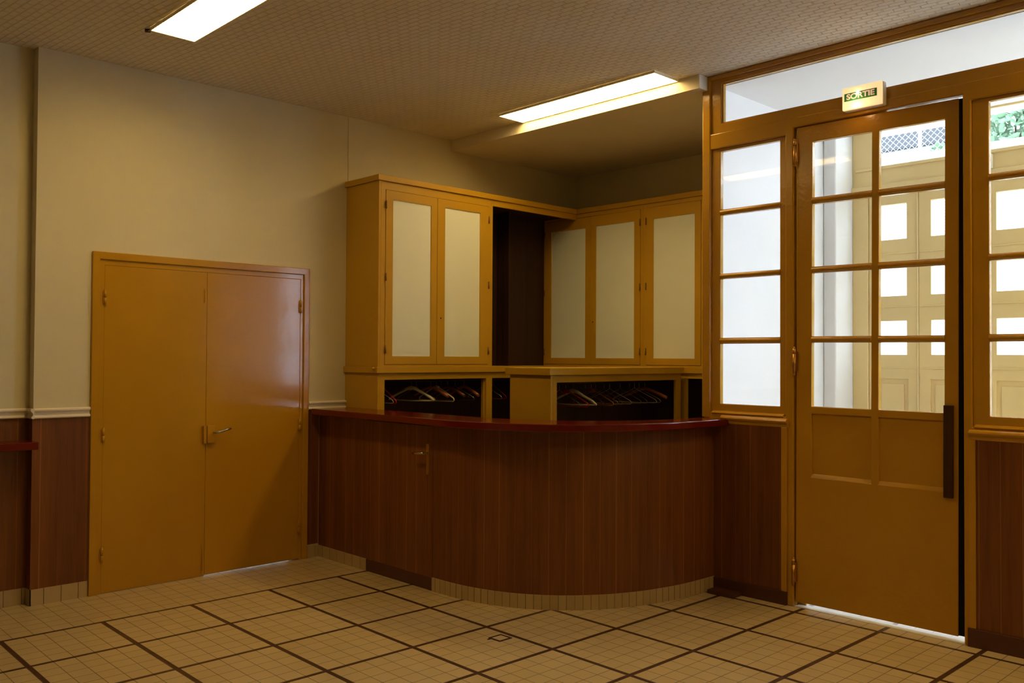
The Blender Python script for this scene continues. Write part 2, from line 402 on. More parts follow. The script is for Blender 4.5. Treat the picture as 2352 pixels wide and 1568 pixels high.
for nm, x0, x1, y, lab in (('trim_5', -.2, .125, YL, 'walnut board wainscot left of the double door'), ('trim_6', 1.703, 1.80, YL, 'narrow walnut wainscot strip between double door and counter'), ('trim_7', -5.0, -.206, YL+.085, 'walnut board wainscot on the recessed wall at far left')):
    mb = B(x0, x1, y-.006, y-.0005, .098, 1.135 if nm != 'trim_6' else 1.12)
    if nm == 'trim_5': mb.box(x0-.006, x0, y-.006, y+.084, .098, 1.135)
    S(mb.build(nm, M['wood']), lab, 'trim')
S(B(-.209, .125, YL-.011, YL-.0005, 0, .098).box(-.209, -.2005, YL-.011, YL+.073, 0, .098).build('baseboard_left', M['plinth'], bevel=.001), 'cream tile skirting left of the double door', 'baseboard')
S(B(1.703, 1.796, YL-.011, YL-.0005, 0, .085).build('baseboard_left', M['plinth'], bevel=.001), 'short cream tile skirting between double door and counter', 'baseboard')
S(B(-5.0, -.21, YL+.074, YL+.0845, 0, .098).build('baseboard_left', M['plinth'], bevel=.001), 'cream tile skirting on the recessed wall', 'baseboard')

# ---------------------------------------------------------------- door_1: mustard double door
d1 = S(empty('door_1', (.91, YL, 0)), 'mustard painted metal double door in the cream wall', 'door')
mb = MB(); mb.slab('y', YL-.022, YL+.06, .128, 1.700, 0, 2.188, holes=[(.173, 1.655, -.01, 2.14)])
mb.build('door_frame', M['yellow_door'], d1, bevel=.004)
mb = MB(); mb.slab('y', YL-.008, YL+.08, .173, 1.655, 0, 2.14, holes=[(.206, 1.630, -.01, 2.105)])
mb.build('frame_rebate', M['yellow_door'], d1, bevel=.002)
mb = MB(); mb.slab('y', YL+.036, YL+.060, .173, 1.655, 0, 2.14, holes=[(.222, 1.612, -.01, 2.09)]); mb.box(.885, .905, YL+.036, YL+.050, .02, 2.095)
mb.build('light_stop', M['yellow_door'], d1)  # unseen backing ring and seam strip, added to block light leaks
for nm, x0, x1, z0, hx in (('door_leaf', .2065, .8945, .001, .207), ('door_leaf', .8958, 1.6295, .0055, 1.628)):
    lf = B(x0, x1, YL-.006, YL+.034, z0, 2.1045).build(nm, M['yellow_door'], d1, bevel=.002)
    for zz in (1.895, 1.01, .245):
        h_ = MB(); h_.cyl((hx, YL-.016, zz-.045), (hx, YL-.016, zz-.001), .0085, 10); h_.cyl((hx, YL-.016, zz+.001), (hx, YL-.016, zz+.045), .0085, 10)
        h_.sphere((hx, YL-.016, zz+.046), .007, 8)
        h_.box(hx-.012, hx+.012, YL-.014, YL-.006, zz-.04, zz+.04); h_.build('hinge', M['yellow_door'], lf, org=tuple(d1.location))
    if hx < 1:
        for zz, hh in ((1.94, .05), (.12, .10)):
            q = B(.872, .886, YL-.010, YL-.006, zz-hh, zz+hh)
            q.cyl((.879, YL-.012, zz-hh*.8), (.879, YL-.012, zz+hh*.8), .004, 8)
            q.build('flush_bolt', M['yellow_door'], lf, org=tuple(d1.location), bevel=.001)
        B(.872, .8925, YL-.030, YL-.006, .918, 1.040).build('lock_keeper', M['yellow_door'], lf, org=tuple(d1.location), bevel=.003)
    else:
        B(.8985, .953, YL-.030, YL-.006, .918, 1.040).build('lock_case', M['yellow_door'], lf, org=tuple(d1.location), bevel=.003)
        q = MB(); q.cyl((.944, YL-.028, .990), (.944, YL-.068, .990), .008, 12)
        q.tube([(.944, YL-.064, .990), (.975, YL-.068, .997), (1.01, YL-.068, 1.006), (1.052, YL-.064, 1.016)], [.009, .009, .008, .009], 10)
        o = q.build('lever_handle', M['chrome'], lf, org=tuple(d1.location)); o['label'] = 'dark chrome lever handle'
S(B(-.6, 2.4, YL+.62, YL+.70, 0, 3.3).box(-.6, -.5, YL+.21, YL+.62, 0, 3.3).build('wall_back', M['vest_white']), 'unseen wall added behind the double door to dim the daylight under it', 'wall')  # unseen, added to cut down the sky light at the leaf's foot
# ---------------------------------------------------------------- glazed partition (wall_right) with side lights, door and transom
pm = MB()
pm.slab('x', XP, XP+.06, -4.25, -1.905, 0, 3.025, holes=[(-2.500, -1.955, 1.165, 2.922), (-3.545, -2.553, -.01, 2.962), (-4.145, -3.588, 1.165, 2.922)])
pm.slab('x', XP+.012, XP+.066, -4.25, -1.905, 3.0, HC-.002, holes=[(-4.11, -2.030, 3.088, 3.357)])
pm.box(XP-.004, XP+.062, -1.952, -1.89, 1.132, HC-.002)
pm.box(XP-.004, XP+.012, -4.25, -1.952, 3.385, HC-.002)
pm.box(XP+.062, XP+.078, -2.605, -2.54, 0, 2.97); pm.box(XP+.080, XP+.094, -3.10, -2.54, 2.935, 3.0)  # unseen strips added behind the leaf to block daylight in its gaps
wr = S(pm.build('wall_partition', M['yellow'], bevel=.006), 'mustard painted wooden partition framing the glazed door and side lights', 'wall')

ROWS = [(1.226, 1.622), (1.662, 2.052), (2.088, 2.476), (2.514, 2.902)]
def sidelight(nm, y0, y1, p0, p1, label):
    """y0>y1 outer recess, p0>p1 pane edges"""
    e = S(empty(nm, (XP, (y0+y1)/2, 1.165)), label, 'window')
    f = MB(); f.slab('x', XP+.014, XP+.050, y1, y0, 1.165, 2.922, holes=[(p1, p0, a, b) for a, b in ROWS])
    for a, b in zip(ROWS[:-1], ROWS[1:]):
        zc = (a[1]+b[0])/2; f.cyl((XP+.020, p0+.004, zc), (XP+.020, p1-.004, zc), .0165, 12)
    f.build('sash', M['yellow'], e, bevel=.004)
    for a, b in ROWS:
        B(XP+.032, XP+.036, p1-.004, p0+.004, a-.004, b+.004).build('pane', M['glass'], e)
    s = MB(); s.profile('y', y1-.022, y0-.095 if nm == 'window_1' else y0+.01, [(XP+.01, 1.155), (XP-.018, 1.153), (XP-.030, 1.146), (XP-.034, 1.136), (XP-.028, 1.126), (XP-.014, 1.121), (XP-.012, 1.112), (XP-.008, 1.098), (XP+.01, 1.098)])
    s.build('sill', M['yellow'], e, bevel=.002)
    s = MB(); s.profile('y', y1+.012, y0-.012, [(XP+.02, 1.158), (XP-.004, 1.160), (XP-.010, 1.166), (XP-.004, 1.174), (XP+.02, 1.182)])
    s.build('bead', M['yellow'], e, bevel=.002)
    return e
sidelight('window_1', -1.955, -2.500, -2.022, -2.455, 'tall narrow four pane side light left of the glazed door')
sidelight('window_2', -3.588, -4.145, -3.672, -4.105, 'tall four pane side light right of the glazed door')
e = S(empty('window_3', (XP, -3.07, 3.088)), 'long clear transom light above the glazed door', 'window')
mb = MB(); mb.slab('x', XP+.020, XP+.050, -4.11, -2.030, 3.088, 3.357, holes=[(-4.10, -2.040, 3.096, 3.350)]); mb.build('bead_frame', M['yellow'], e, bevel=.002)
B(XP+.032, XP+.036, -4.104, -2.036, 3.092, 3.354).build('pane', M['glass'], e)

# panels under the side lights
S(B(XP-.007, XP-.0005, -2.476, -1.99, .084, 1.099).build('trim_8', M['wood']), 'walnut board panel under the left side light', 'trim')
S(B(XP-.007, XP-.0005, -4.25, -3.610, .100, 1.099).build('trim_9', M['wood']), 'walnut board panel under the right side light', 'trim')
S(B(XP-.016, XP-.0005, -2.514, -2.478, .084, 1.099).build('trim_10', M['yellow'], bevel=.003), 'mustard upright strip beside the hinge side of the glazed door', 'trim')
S(B(XP-.016, XP-.0005, -3.608, -3.572, .100, 1.099).build('trim_11', M['yellow'], bevel=.003), 'mustard upright strip right of the glazed door', 'trim')
S(B(XP-.018, XP-.0005, -2.514, -1.99, 0, .083).build('baseboard_right', M['brown_base'], bevel=.002), 'brown skirting under the left side light', 'baseboard')
S(B(XP-.018, XP-.0005, -4.25, -3.567, 0, .099).build('baseboard_right', M['brown_base'], bevel=.002), 'brown skirting right of the glazed door', 'baseboard')
S(B(XP+.008, XP+.075, -3.545, -2.553, 0, .003).build('trim_12', M['white_trim']), 'pale strip added under the glazed door to shine like the daylit floor', 'trim')  # added plate, stands in for brightly lit floor seen below the leaf

# ---------------------------------------------------------------- door_2: glazed door leaf, slightly ajar
d2 = S(empty('door_2', (XP+.012, -2.560, 0), rz=math.radians(1.3)), 'mustard glazed swing door with eight panes standing slightly ajar', 'door')
d2.rotation_euler = (math.radians(.26), 0, math.radians(1.3))
LX0, LX1 = XP+.010, XP+.048
C1, C2 = (-3.026, -2.661), (-3.430, -3.069)
RW = [(1.236, 1.625), (1.664, 2.050), (2.090, 2.474), (2.514, 2.857)]
mb = MB(); mb.slab('x', LX0, LX1, -3.503, -2.562, .030, 2.958, holes=[(c[0], c[1], a, b) for c in (C1, C2) for a, b in RW] + [(C1[0], C1[1], .806, 1.192), (C2[0], C2[1], .806, 1.192)])
for a, b in zip(RW[:-1], RW[1:]):
    zc = (a[1]+b[0])/2
    for c in (C1, C2): mb.cyl((LX0+.004, c[0]-.003, zc), (LX0+.004, c[1]+.003, zc), .0155, 12)
leaf = mb.build('door_leaf', M['yellow'], d2, bevel=.004)
for c in (C1, C2):
    for a, b in RW: B(LX0+.016, LX0+.020, c[0]-.004, c[1]+.004, a-.004, b+.004).build('pane', M['glass'], leaf, org=tuple(d2.location))
    mb = MB(); mb.box(LX0+.012, LX0+.030, c[0]-.004, c[1]+.004, .802, 1.196)
    mb.profile('y', c[0], c[1], [(LX0+.012, .806), (LX0+.001, .806), (LX0+.012, .826)])
    mb.build('panel', M['yellow'], leaf, org=tuple(d2.location), bevel=.001)
mb = B(LX0+.004, LX1-.004, -3.5345, -3.5035, .036, 2.955)
o = mb.build('edge_seal', M['black'], d2); o['label'] = 'black rubber edge seal'
mb = B(LX0-.026, LX0-.006, -3.483, -3.433, .775, 1.280); mb.box(LX0-.008, LX0+.002, -3.470, -3.445, .82, .86); mb.box(LX0-.008, LX0+.002, -3.470, -3.445, 1.20, 1.24)
o = mb.build('pull_handle', M['wood_handle'], d2, bevel=.003); o['label'] = 'dark wooden pull handle'
for zz in (2.80, 1.51, .215):
    mb = MB(); yy = -2.557; xx = XP-.008
    mb.cyl((xx, yy, zz-.075), (xx, yy, zz+.045), .0105, 12); mb.cyl((xx, yy, zz+.047), (xx, yy, zz+.078), .0105, 12)
    mb.sphere((xx, yy, zz+.082), .008, 10); mb.sphere((xx, yy, zz-.079), .008, 10)
    mb.box(xx, xx+.014, yy-.016, yy+.004, zz-.06, zz+.06)
    mb.build('hinge', M['bronze_hinge'], d2)

# ---------------------------------------------------------------- exit sign
sg = empty('exit_sign', (XP, -3.015, 2.98), 'small lit green and white SORTIE sign on the door head', 'sign')
mb = MB(); mb.slab('x', 3.150, 3.199, -3.138, -2.898, 2.981, 3.119, holes=[]); mb.build('back_box', M['lamp_white'], sg, bevel=.010, seg=3)
t = NT('sign_diffuser'); t.p.inputs['Base Color'].default_value = (.9, .75, .55, 1)
x_, y_, z_ = t.xyz(t.world())[:3]
t.p.inputs['Emission Color'].default_value = (1.0, .62, .30, 1); t.p.inputs['Emission Strength'].default_value = .95
t.bump(t.noise(t.world(), 30, 2), .0003); t.p.inputs['Roughness'].default_value = .3
B(3.136, 3.152, -3.136, -2.900, 2.983, 3.117).build('lit_face', t.m, sg, bevel=.007, seg=3)
M['sign_green'] = paint('sign_green', (.05, .30, .13), .4, .0001, .05)
M['sign_letter'] = emit('sign_letters', (1.0, .55, .32), .38)
B(3.134, 3.1365, -3.108, -2.915, 3.034, 3.080).build('text_plate', M['sign_green'], sg)
fc = bpy.data.curves.new('word', 'FONT'); fc.body = 'SORTIE'; fc.size = .043; fc.extrude = .0006; fc.offset = .0013
fc.align_x = 'CENTER'; fc.align_y = 'CENTER'; fc.space_character = .98
tmp = bpy.data.objects.new('tmp', fc); COL.objects.link(tmp)
dg = bpy.context.evaluated_depsgraph_get(); me = bpy.data.meshes.new_from_object(tmp.evaluated_get(dg))
bpy.data.objects.remove(tmp); me.materials.clear(); me.materials.append(M['sign_letter'])
me.transform(Matrix(((0,0,-1,3.1332), (-1.22,0,0,-3.0115), (0,1.0,0,3.057), (0,0,0,1))))
me.transform(Matrix.Translation(-sg.location))
o = bpy.data.objects.new('lettering', me); COL.objects.link(o); o.parent = sg
mb = MB(); mb.sphere((3.130, -2.996, 3.074), .0065, 12); mb.cyl((3.138, -2.996, 3.074), (3.130, -2.996, 3.074), .0065, 12)
o = mb.build('bulb', emit('bulb_glow', (1, .85, .6), 25), sg); o['label'] = 'tiny glowing bulb'
pl = bpy.data.lights.new('sign_lamp', 'POINT'); pl.energy = .55; pl.color = (1, .55, .22); pl.shadow_soft_size = .03
po = bpy.data.objects.new('bulb_light', pl); COL.objects.link(po); po.location = Vector((3.10, -2.985, 3.0)) - sg.location; po.parent = sg

# ---------------------------------------------------------------- ceiling lights
def make_light(name, x0, x1, y0, y1, label):
    """surface mounted louvred fluorescent fitting"""
    e = empty(name, ((x0+x1)/2, (y0+y1)/2, HC), label, 'ceiling light', 'louvred ceiling lights')
    zb = HC-.018
    mb = MB(); mb.slab('z', zb, HC-.001, x0, x1, y0, y1, holes=[(x0+.006, x1-.006, y0+.006, y1-.006)])
    mb.build('housing', M['lamp_white'], e)
    B(x0+.006, x1-.006, y0+.006, y1-.006, HC-.011, HC-.002).build('diffuser', M['lamp'], e)
    mb = MB(); n = 42
    for i in range(1, n):
        yy = y0 + (y1-y0)*i/n; mb.box(x0+.006, x1-.006, yy-.0012, yy+.0012, zb, zb+.006)
    for k in (1, 2, 3):
        xx = x0 + (x1-x0)*k/4; mb.box(xx-.0012, xx+.0012, y0+.006, y1-.006, zb, zb+.006)
    mb.build('louvre', M['lamp_white'], e)
    return e
l1 = make_light('ceiling_light', .160, .430, -1.67, -.168, 'lit louvred ceiling light at the top left, cut by the frame')
mb = MB(); mb.cyl((.140, -.150, HC-.018), (.165, -.165, HC-.018), .011, 10); mb.build('clip', M['dark_metal'], l1)
def place(src, dx, dy, label):
    c = copy_tree(src); c.location = src.location + Vector((dx, dy, 0)); c['label'] = label
    for ch in list(c.children):
        if ch.name.startswith('clip'): bpy.data.objects.remove(ch)
    return c
place(l1, 2.668, -.098, 'lit louvred ceiling light along the alcove beam, above the counter')
place(l1, .1, -4.0, 'lit louvred ceiling light behind the camera, right hand row')
place(l1, 2.66, -4.2, 'lit louvred ceiling light out of frame to the right, beside the partition')

# ================================================================== COUNTER
def sup(a, b, n, x0, y0, cx=3.2, cy=-.8, steps=40, phi1=PI/2):
    out = [(x0, y0)]
    for k in range(1, 9): out.append((x0, y0 + (cy-y0)*k/9))
    for k in range(steps+1):
        th = phi1*k/steps
        out.append((cx - a*abs(math.cos(th))**(2/n), cy - b*abs(math.sin(th))**(2/n)))
    return out
def resample(pl, n):
    L = [0]
    for i in range(1, len(pl)): L.append(L[-1]+math.dist(pl[i], pl[i-1]))
    out = []
    for k in range(n):
        s_ = L[-1]*k/(n-1); i = 1
        while i < len(L)-1 and L[i] < s_: i += 1
        u = (s_-L[i-1])/max(1e-9, L[i]-L[i-1]); out.append((pl[i-1][0]+(pl[i][0]-pl[i-1][0])*u, pl[i-1][1]+(pl[i][1]-pl[i-1][1])*u))
    return out
def offset(pl, d):
    out = []
    for i, p in enumerate(pl):
        a, b = pl[max(0, i-1)], pl[min(len(pl)-1, i+1)]
        tx, ty = b[0]-a[0], b[1]-a[1]; L = math.hypot(tx, ty); out.append((p[0]-ty/L*d, p[1]+tx/L*d))
    return out
NSEG = 121
base = resample(sup(1.395, 1.185, 2.38, 1.806, YL-.002), NSEG)      # outer face of the front
def clipend(pl, xm=XP-.002): return [(min(p[0], xm), p[1]) for p in pl]
cn = empty('reception_counter', (1.9, -.9, 0), 'curved walnut board counter with an oxblood top', 'counter')
def split(pl, ya, yb):
    """part of path with y between ya (start) and yb"""
    out = []
    for i, p in enumerate(pl):
        out.append(p)
    return out
# straight part indices
i0 = max(i for i, p in enumerate(base) if p[1] > -.012); i1 = min(i for i, p in enumerate(base) if p[1] < -.757)
def cut_at(pl, yv):
    for i in range(1, len(pl)):
        if pl[i][1] <= yv:
            a, b = pl[i-1], pl[i]; u = (a[1]-yv)/(a[1]-b[1]); return i, (a[0]+(b[0]-a[0])*u, yv)
iA, pA = cut_at(base, -.010); iB, pB = cut_at(base, -.757)
seg1 = base[:iA]+[pA]; seg2 = [pA]+base[iA:iB]+[pB]; seg3 = [pB]+base[iB:]
L1 = sum(math.dist(a, b) for a, b in zip(seg1, seg1[1:])); L2 = L1 + sum(math.dist(a, b) for a, b in zip(seg2, seg2[1:]))
for seg, nm, zz, uo in ((seg1, 'front_panel', .085, 0), (seg3, 'front_panel', .088, L2)):
    mb = MB(); mb.ribbon(clipend(offset(seg, .022)), clipend(seg), zz, 1.086, uo); o = mb.build(nm, M['wood'], cn)
    for f in o.data.polygons: f.use_smooth = False
s2 = [(p[0]-.0015, p[1]) for p in seg2]; s2[0] = (s2[0][0], s2[0][1]-.002); s2[-1] = (s2[-1][0], s2[-1][1]+.002)
mb = MB(); mb.ribbon(offset(s2, .022), s2, .082, 1.070, L1); dr = mb.build('door', M['wood'], cn); dr['label'] = 'flush counter door with a brown kick board'
mb = MB(); mb.ribbon(offset(s2, .02), offset(s2, -.004), .004, .081); mb.build('kick_board', M['brown_base'], dr, org=tuple(cn.location), bevel=.001)
x0 = pB[0]
mb = B(x0-.006, x0, -.718, -.688, .752, .952); mb.build('handle_plate', M['brass'], dr, org=tuple(cn.location), bevel=.002)
mb = MB(); mb.cyl((x0-.004, -.703, .893), (x0-.050, -.703, .893), .008, 12); mb.tube([(x0-.046, -.712, .895), (x0-.050, -.69, .893), (x0-.052, -.64, .889), (x0-.048, -.60, .885)], [.007, .0085, .008, .0075], 10)
mb.build('lever_handle', M['chrome'], dr, org=tuple(cn.location))
for seg, mt, nm, h0 in ((seg1, 'plinth', 'plinth', .085), (seg3, 'plinth_small', 'plinth', .088)):
    mb = MB(); mb.ribbon(clipend(offset(seg, .02)), clipend(offset(seg, -.007)), 0, h0); mb.build(nm, M[mt], cn)
to = resample(sup(1.50, 1.30, 2.65, 1.700, YL-.030), NSEG); ti = resample(sup(1.16, 1.095, 2.3, 2.04, YL-.030), NSEG)
to[0] = (1.745, YL-.030)
to = [(p[0] + (.045*(1-i/2.0) if i < 2 else 0)*0, p[1]) for i, p in enumerate(to)]
mb = MB(); mb.ribbon(clipend(ti), clipend(to), 1.086, 1.130)
o = mb.build('counter_top', M['red'], cn, bevel=.005, seg=3); o['label'] = 'glossy oxblood counter top'
mb = MB(); mb.ribbon(clipend(offset(base, .20))[6:-6], clipend(offset(base, .18))[6:-6], .03, 1.086); mb.build('back_panel', M['interior'], cn)

# wood block lying at the foot of the partition
mb = B(3.075, 3.178, -2.205, -2.015, 0.0, .026)
tag(mb.build('wood_block', M['brown_base'], bevel=.003), 'small dark wooden block on the floor at the counter foot', 'block')
# floor plate
fp = empty('floor_plate', (1.46, -1.768, 0), 'small square metal plate with dark rim set in the floor', 'floor plate')
mb = MB(); mb.slab('z', .0, .003, 1.415, 1.508, -1.812, -1.722, holes=[(1.427, 1.496, -1.800, -1.734)]); mb.build('rim', M['dark_line'], fp)
mb = B(1.427, 1.496, -1.800, -1.734, 0, .0018); mb.build('cover', flat('plate_cover', (.62, .48, .34), .4), fp)
mb = B(1.395, 1.418, -1.745, -1.733, 0, .002); mb.build('tab', M['dark_line'], fp)
# wall shelf at far left
ws = empty('wall_shelf', (-1.2, YL, .95), 'dark oxblood wall shelf cut by the left edge of the picture', 'shelf')
B(-2.4, -.205, .497, YL+.078, .958, 1.004).build('board', M['red'], ws, bevel=.004)
for xx in (-.6, -1.6): MB().profile('x', xx-.01, xx+.01, [(YL+.078, .957), (.55, .957), (YL+.078, .80)]).build('bracket', M['red'], ws)

# ================================================================== COAT CHECK CABINETS
def cab_door(parent, ax, d, u0, u1, v0, v1, pu0, pu1, pv0, pv1, hinge_u, name='door', key=None):
    """framed door with pale laminate panel; front face at d, body behind it (+axis)"""
    o_ = tuple(parent.location)
    mb = MB(); mb.slab(ax, d, d+.020, u0, u1, v0, v1, holes=[(pu0, pu1, pv0, pv1)])
    dd = mb.build(name, M['yellow_cab'], parent, bevel=.0015)
    mb = MB(); mb.slab(ax, d+.008, d+.016, pu0-.003, pu1+.003, pv0-.003, pv1+.003); mb.build('panel', M['laminate'], dd, org=o_)
    mb = MB(); mb.slab(ax, d+.001, d+.010, pu0-.001, pu1+.001, pv0-.001, pv1+.001, holes=[(pu0+.006, pu1-.006, pv0+.006, pv1-.006)]); mb.build('bead', M['yellow_cab'], dd, org=o_)
    H = v1-v0
    for k in (.085, .5, .915):
        zz = v0+H*k; mb = MB()
        p = (lambda a, b, c: (a, b, c)) if ax == 'x' else (lambda a, b, c: (b, a, c))
        mb.cyl(p(d-.005, hinge_u, zz-.03), p(d-.005, hinge_u, zz+.03), .0055, 8)
        mb.build('hinge', M['brass_paint'], dd, org=o_)
    if key:
        mb = MB(); p = (lambda a, b, c: (a, b, c)) if ax == 'x' else (lambda a, b, c: (b, a, c))
        mb.cyl(p(d-.003, key[0], key[1]), p(d+.002, key[0], key[1]), .006, 10); mb.build('keyhole', M['dark_metal'], dd, org=o_)
    return dd
M['brass_paint'] = paint('painted_hinge', (.20, .10, .015), .4, .0003, .1)
YF, XB = .195, 4.265
# left run: closed cabinet
ca = empty('wall_cabinet', (2.62, YL, 1.449), 'mustard double door wall cabinet with white panels against the cream wall', 'cabinet', 'mustard wall cabinets with white panels')
mb = MB(); mb.box(2.035, 2.055, YF, YL-.001, 1.449, 2.854); mb.box(3.185, 3.204, YF, YL-.001, 1.449, 2.854)
mb.box(2.055, 3.185, YL-.02, YL-.001, 1.449, 2.854); mb.box(2.055, 3.185, YF+.03, YL-.02, 2.835, 2.854); mb.box(2.055, 3.185, YF+.03, YL-.02, 1.449, 1.463)
mb.slab('y', YF, YF+.022, 2.055, 3.185, 1.449, 2.854, holes=[(2.097, 3.156, 1.465, 2.792)])
mb.build('body', M['yellow_cab'], ca, bevel=.0015)
cab_door(ca, 'y', YF-.004, 2.099, 2.599, 1.467, 2.790, 2.160, 2.545, 1.523, 2.728, 2.0985)
cab_door(ca, 'y', YF-.004, 2.602, 3.154, 1.467, 2.790, 2.675, 3.066, 1.523, 2.731, 3.155, key=(2.640, 1.834))
# left run: open bay
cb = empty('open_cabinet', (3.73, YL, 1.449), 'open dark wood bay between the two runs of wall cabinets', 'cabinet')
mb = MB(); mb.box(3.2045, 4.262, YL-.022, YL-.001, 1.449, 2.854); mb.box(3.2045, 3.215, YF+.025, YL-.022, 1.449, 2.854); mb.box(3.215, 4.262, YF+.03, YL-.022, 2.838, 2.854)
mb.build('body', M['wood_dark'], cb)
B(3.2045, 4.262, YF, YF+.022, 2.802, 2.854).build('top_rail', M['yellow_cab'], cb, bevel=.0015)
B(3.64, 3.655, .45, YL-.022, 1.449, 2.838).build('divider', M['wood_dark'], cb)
# back run
cc = empty('wall_cabinet', (4.6, .02, 1.449), 'mustard double door wall cabinet in the inner corner of the alcove', 'cabinet', 'mustard wall cabinets with white panels')
mb = MB(); mb.slab('x', XB, XB+.022, -.577, .628, 1.449, 2.854, holes=[(-.547, .598, 1.463, 2.818)])
mb.box(XB+.022, 4.744, .608, .628, 1.449, 2.854); mb.box(XB+.022, 4.744, -.577, -.560, 1.449, 2.854); mb.box(4.728, 4.744, -.56, .608, 1.449, 2.854)
mb.box(XB+.022, 4.728, -.56, .608, 2.838, 2.854); mb.box(XB+.022, 4.728, -.56, .608, 1.449, 1.462)
mb.build('body', M['yellow_cab'], cc, bevel=.0015)
cab_door(cc, 'x', XB-.004, .024, .596, 1.465, 2.814, .078, .520, 1.516, 2.722, .597)
cab_door(cc, 'x', XB-.004, -.545, .021, 1.465, 2.816, -.486, -.036, 1.516, 2.726, -.546, key=(-.010, 1.85))
ce = empty('wall_cabinet', (4.6, -1.2, 1.449), 'mustard wall cabinet beside the glazed partition', 'cabinet', 'mustard wall cabinets with white panels')
mb = MB(); mb.slab('x', XB, XB+.022, -1.905, -.578, 1.449, 2.854, holes=[(-1.168, -.610, 1.463, 2.820), (-1.85, -1.20, 1.463, 2.820)])
mb.box(XB+.022, 4.744, -.594, -.578, 1.449, 2.854); mb.box(XB+.022, 4.744, -1.905, -1.889, 1.449, 2.854); mb.box(4.728, 4.744, -1.889, -.594, 1.449, 2.854)
mb.box(XB+.022, 4.728, -1.889, -.594, 2.838, 2.854); mb.box(XB+.022, 4.728, -1.889, -.594, 1.449, 1.462)
mb.build('body', M['yellow_cab'], ce, bevel=.0015)
cab_door(ce, 'x', XB-.004, -1.166, -.612, 1.465, 2.818, -1.112, -.680, 1.516, 2.724, -.611)
cab_door(ce, 'x', XB-.004, -1.848, -1.202, 1.465, 2.818, -1.79, -1.26, 1.516, 2.724, -1.85)
# cornice and ledge (continuous, L shaped)
mb = MB(); pl_o = [(2.018, YL-.001), (2.018, YF-.018), (XB-.018, YF-.018), (XB-.018, -1.905)]
def lpath(mb, off, z0, z1, left=True):
    mb.box(2.035-off, XB-off, YF-off, YL-.001, z0, z1)
    mb.box(XB-off, 4.744, -1.905, YL-.001, z0, z1)
cr = MB(); lpath(cr, .016, 2.8545, 2.898)
tag(cr.build('cabinet_cornice', M['yellow_cab'], bevel=.003), 'mustard flat cornice running along the top of the wall cabinets', 'cornice')
lg = empty('cabinet_ledge', (2.035, YF, 1.40), 'mustard ledge board running under the wall cabinets', 'worktop')
cr = MB(); lpath(cr, .018, 1.4005, 1.4485); cr.build('board', M['yellow_cab'], lg, bevel=.003)
cr = MB(); cr.sphere((2.005, YF+.012, 1.436), .011, 10); cr.cyl((2.019, YF+.012, 1.436), (2.005, YF+.012, 1.436), .005, 8); cr.build('knob', M['yellow_cab'], lg)

# lower open coat racks
def coat_bay(loc, label): return empty('coat_rack', loc, label, 'coat rack', 'built in coat racks behind the counter')
ra = coat_bay((2.9, YL, 0), 'mustard coat rack bay under the left run of wall cabinets')
B(2.035, 2.055, YF+.0, YL-.001, 0, 1.400).build('side_panel', M['yellow_cab'], ra, bevel=.0015)
mb = MB(); mb.slab('y', YF, YF+.022, 2.055, XB-.001, 0, 1.400, holes=[(2.100, 3.140, .10, 1.349), (3.207, XB-.03, .10, 1.349)]); mb.build('face_frame', M['yellow_cab'], ra, bevel=.0015)
B(3.128, 3.200, YF+.0225, YF+.05, .0, 1.399).build('divider', M['yellow_cab'], ra)
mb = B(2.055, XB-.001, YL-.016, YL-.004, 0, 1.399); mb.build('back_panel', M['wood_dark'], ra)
mb = MB(); mb.cyl((2.055, .410, 1.335), (4.25, .410, 1.335), .0125, 12); mb.build('hanging_rail', M['dark_metal'], ra)
rb = coat_bay((4.5, -.8, 0), 'mustard coat rack bay against the back wall of the alcove')
mb = MB(); mb.slab('x', XB, XB+.022, -1.905, .19, 0, 1.400, holes=[(-.97, .10, .10, 1.357), (-1.86, -1.03, .10, 1.357)]); mb.build('face_frame', M['yellow_cab'], rb, bevel=.0015)
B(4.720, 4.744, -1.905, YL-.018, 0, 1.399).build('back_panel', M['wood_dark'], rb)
mb = MB(); mb.cyl((4.5, -1.905, 1.335), (4.5, .59, 1.335), .0125, 12); mb.build('hanging_rail', M['dark_metal'], rb)
# free standing rack in the middle
IX0, IX1, IY0, IY1 = 2.640, 4.195, -1.020, -.610
ri = coat_bay((3.4, -.82, 0), 'free standing mustard coat rack behind the counter')
B(IX0, IX0+.022, IY0, IY1, 0, 1.400).build('side_panel', M['yellow_cab'], ri, bevel=.002)
mb = MB()
for y0_ in (IY0,): mb.slab('y', y0_, y0_+.022, IX0+.022, IX1, 0, 1.400, holes=[(2.705, 4.125, .10, 1.348)])

mb.build('face_frame', M['yellow_cab'], ri, bevel=.0015)
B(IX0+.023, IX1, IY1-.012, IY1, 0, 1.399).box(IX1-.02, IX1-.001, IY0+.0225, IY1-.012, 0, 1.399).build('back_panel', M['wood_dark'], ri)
B(IX0-.030, IX1+.012, IY0-.022, IY1+.022, 1.4005, 1.4515).build('top_board', M['yellow_cab'], ri, bevel=.003)
mb = MB(); mb.cyl((IX0+.022, -.815, 1.335), (IX1-.02, -.815, 1.335), .0125, 12); mb.build('hanging_rail', M['dark_metal'], ri)

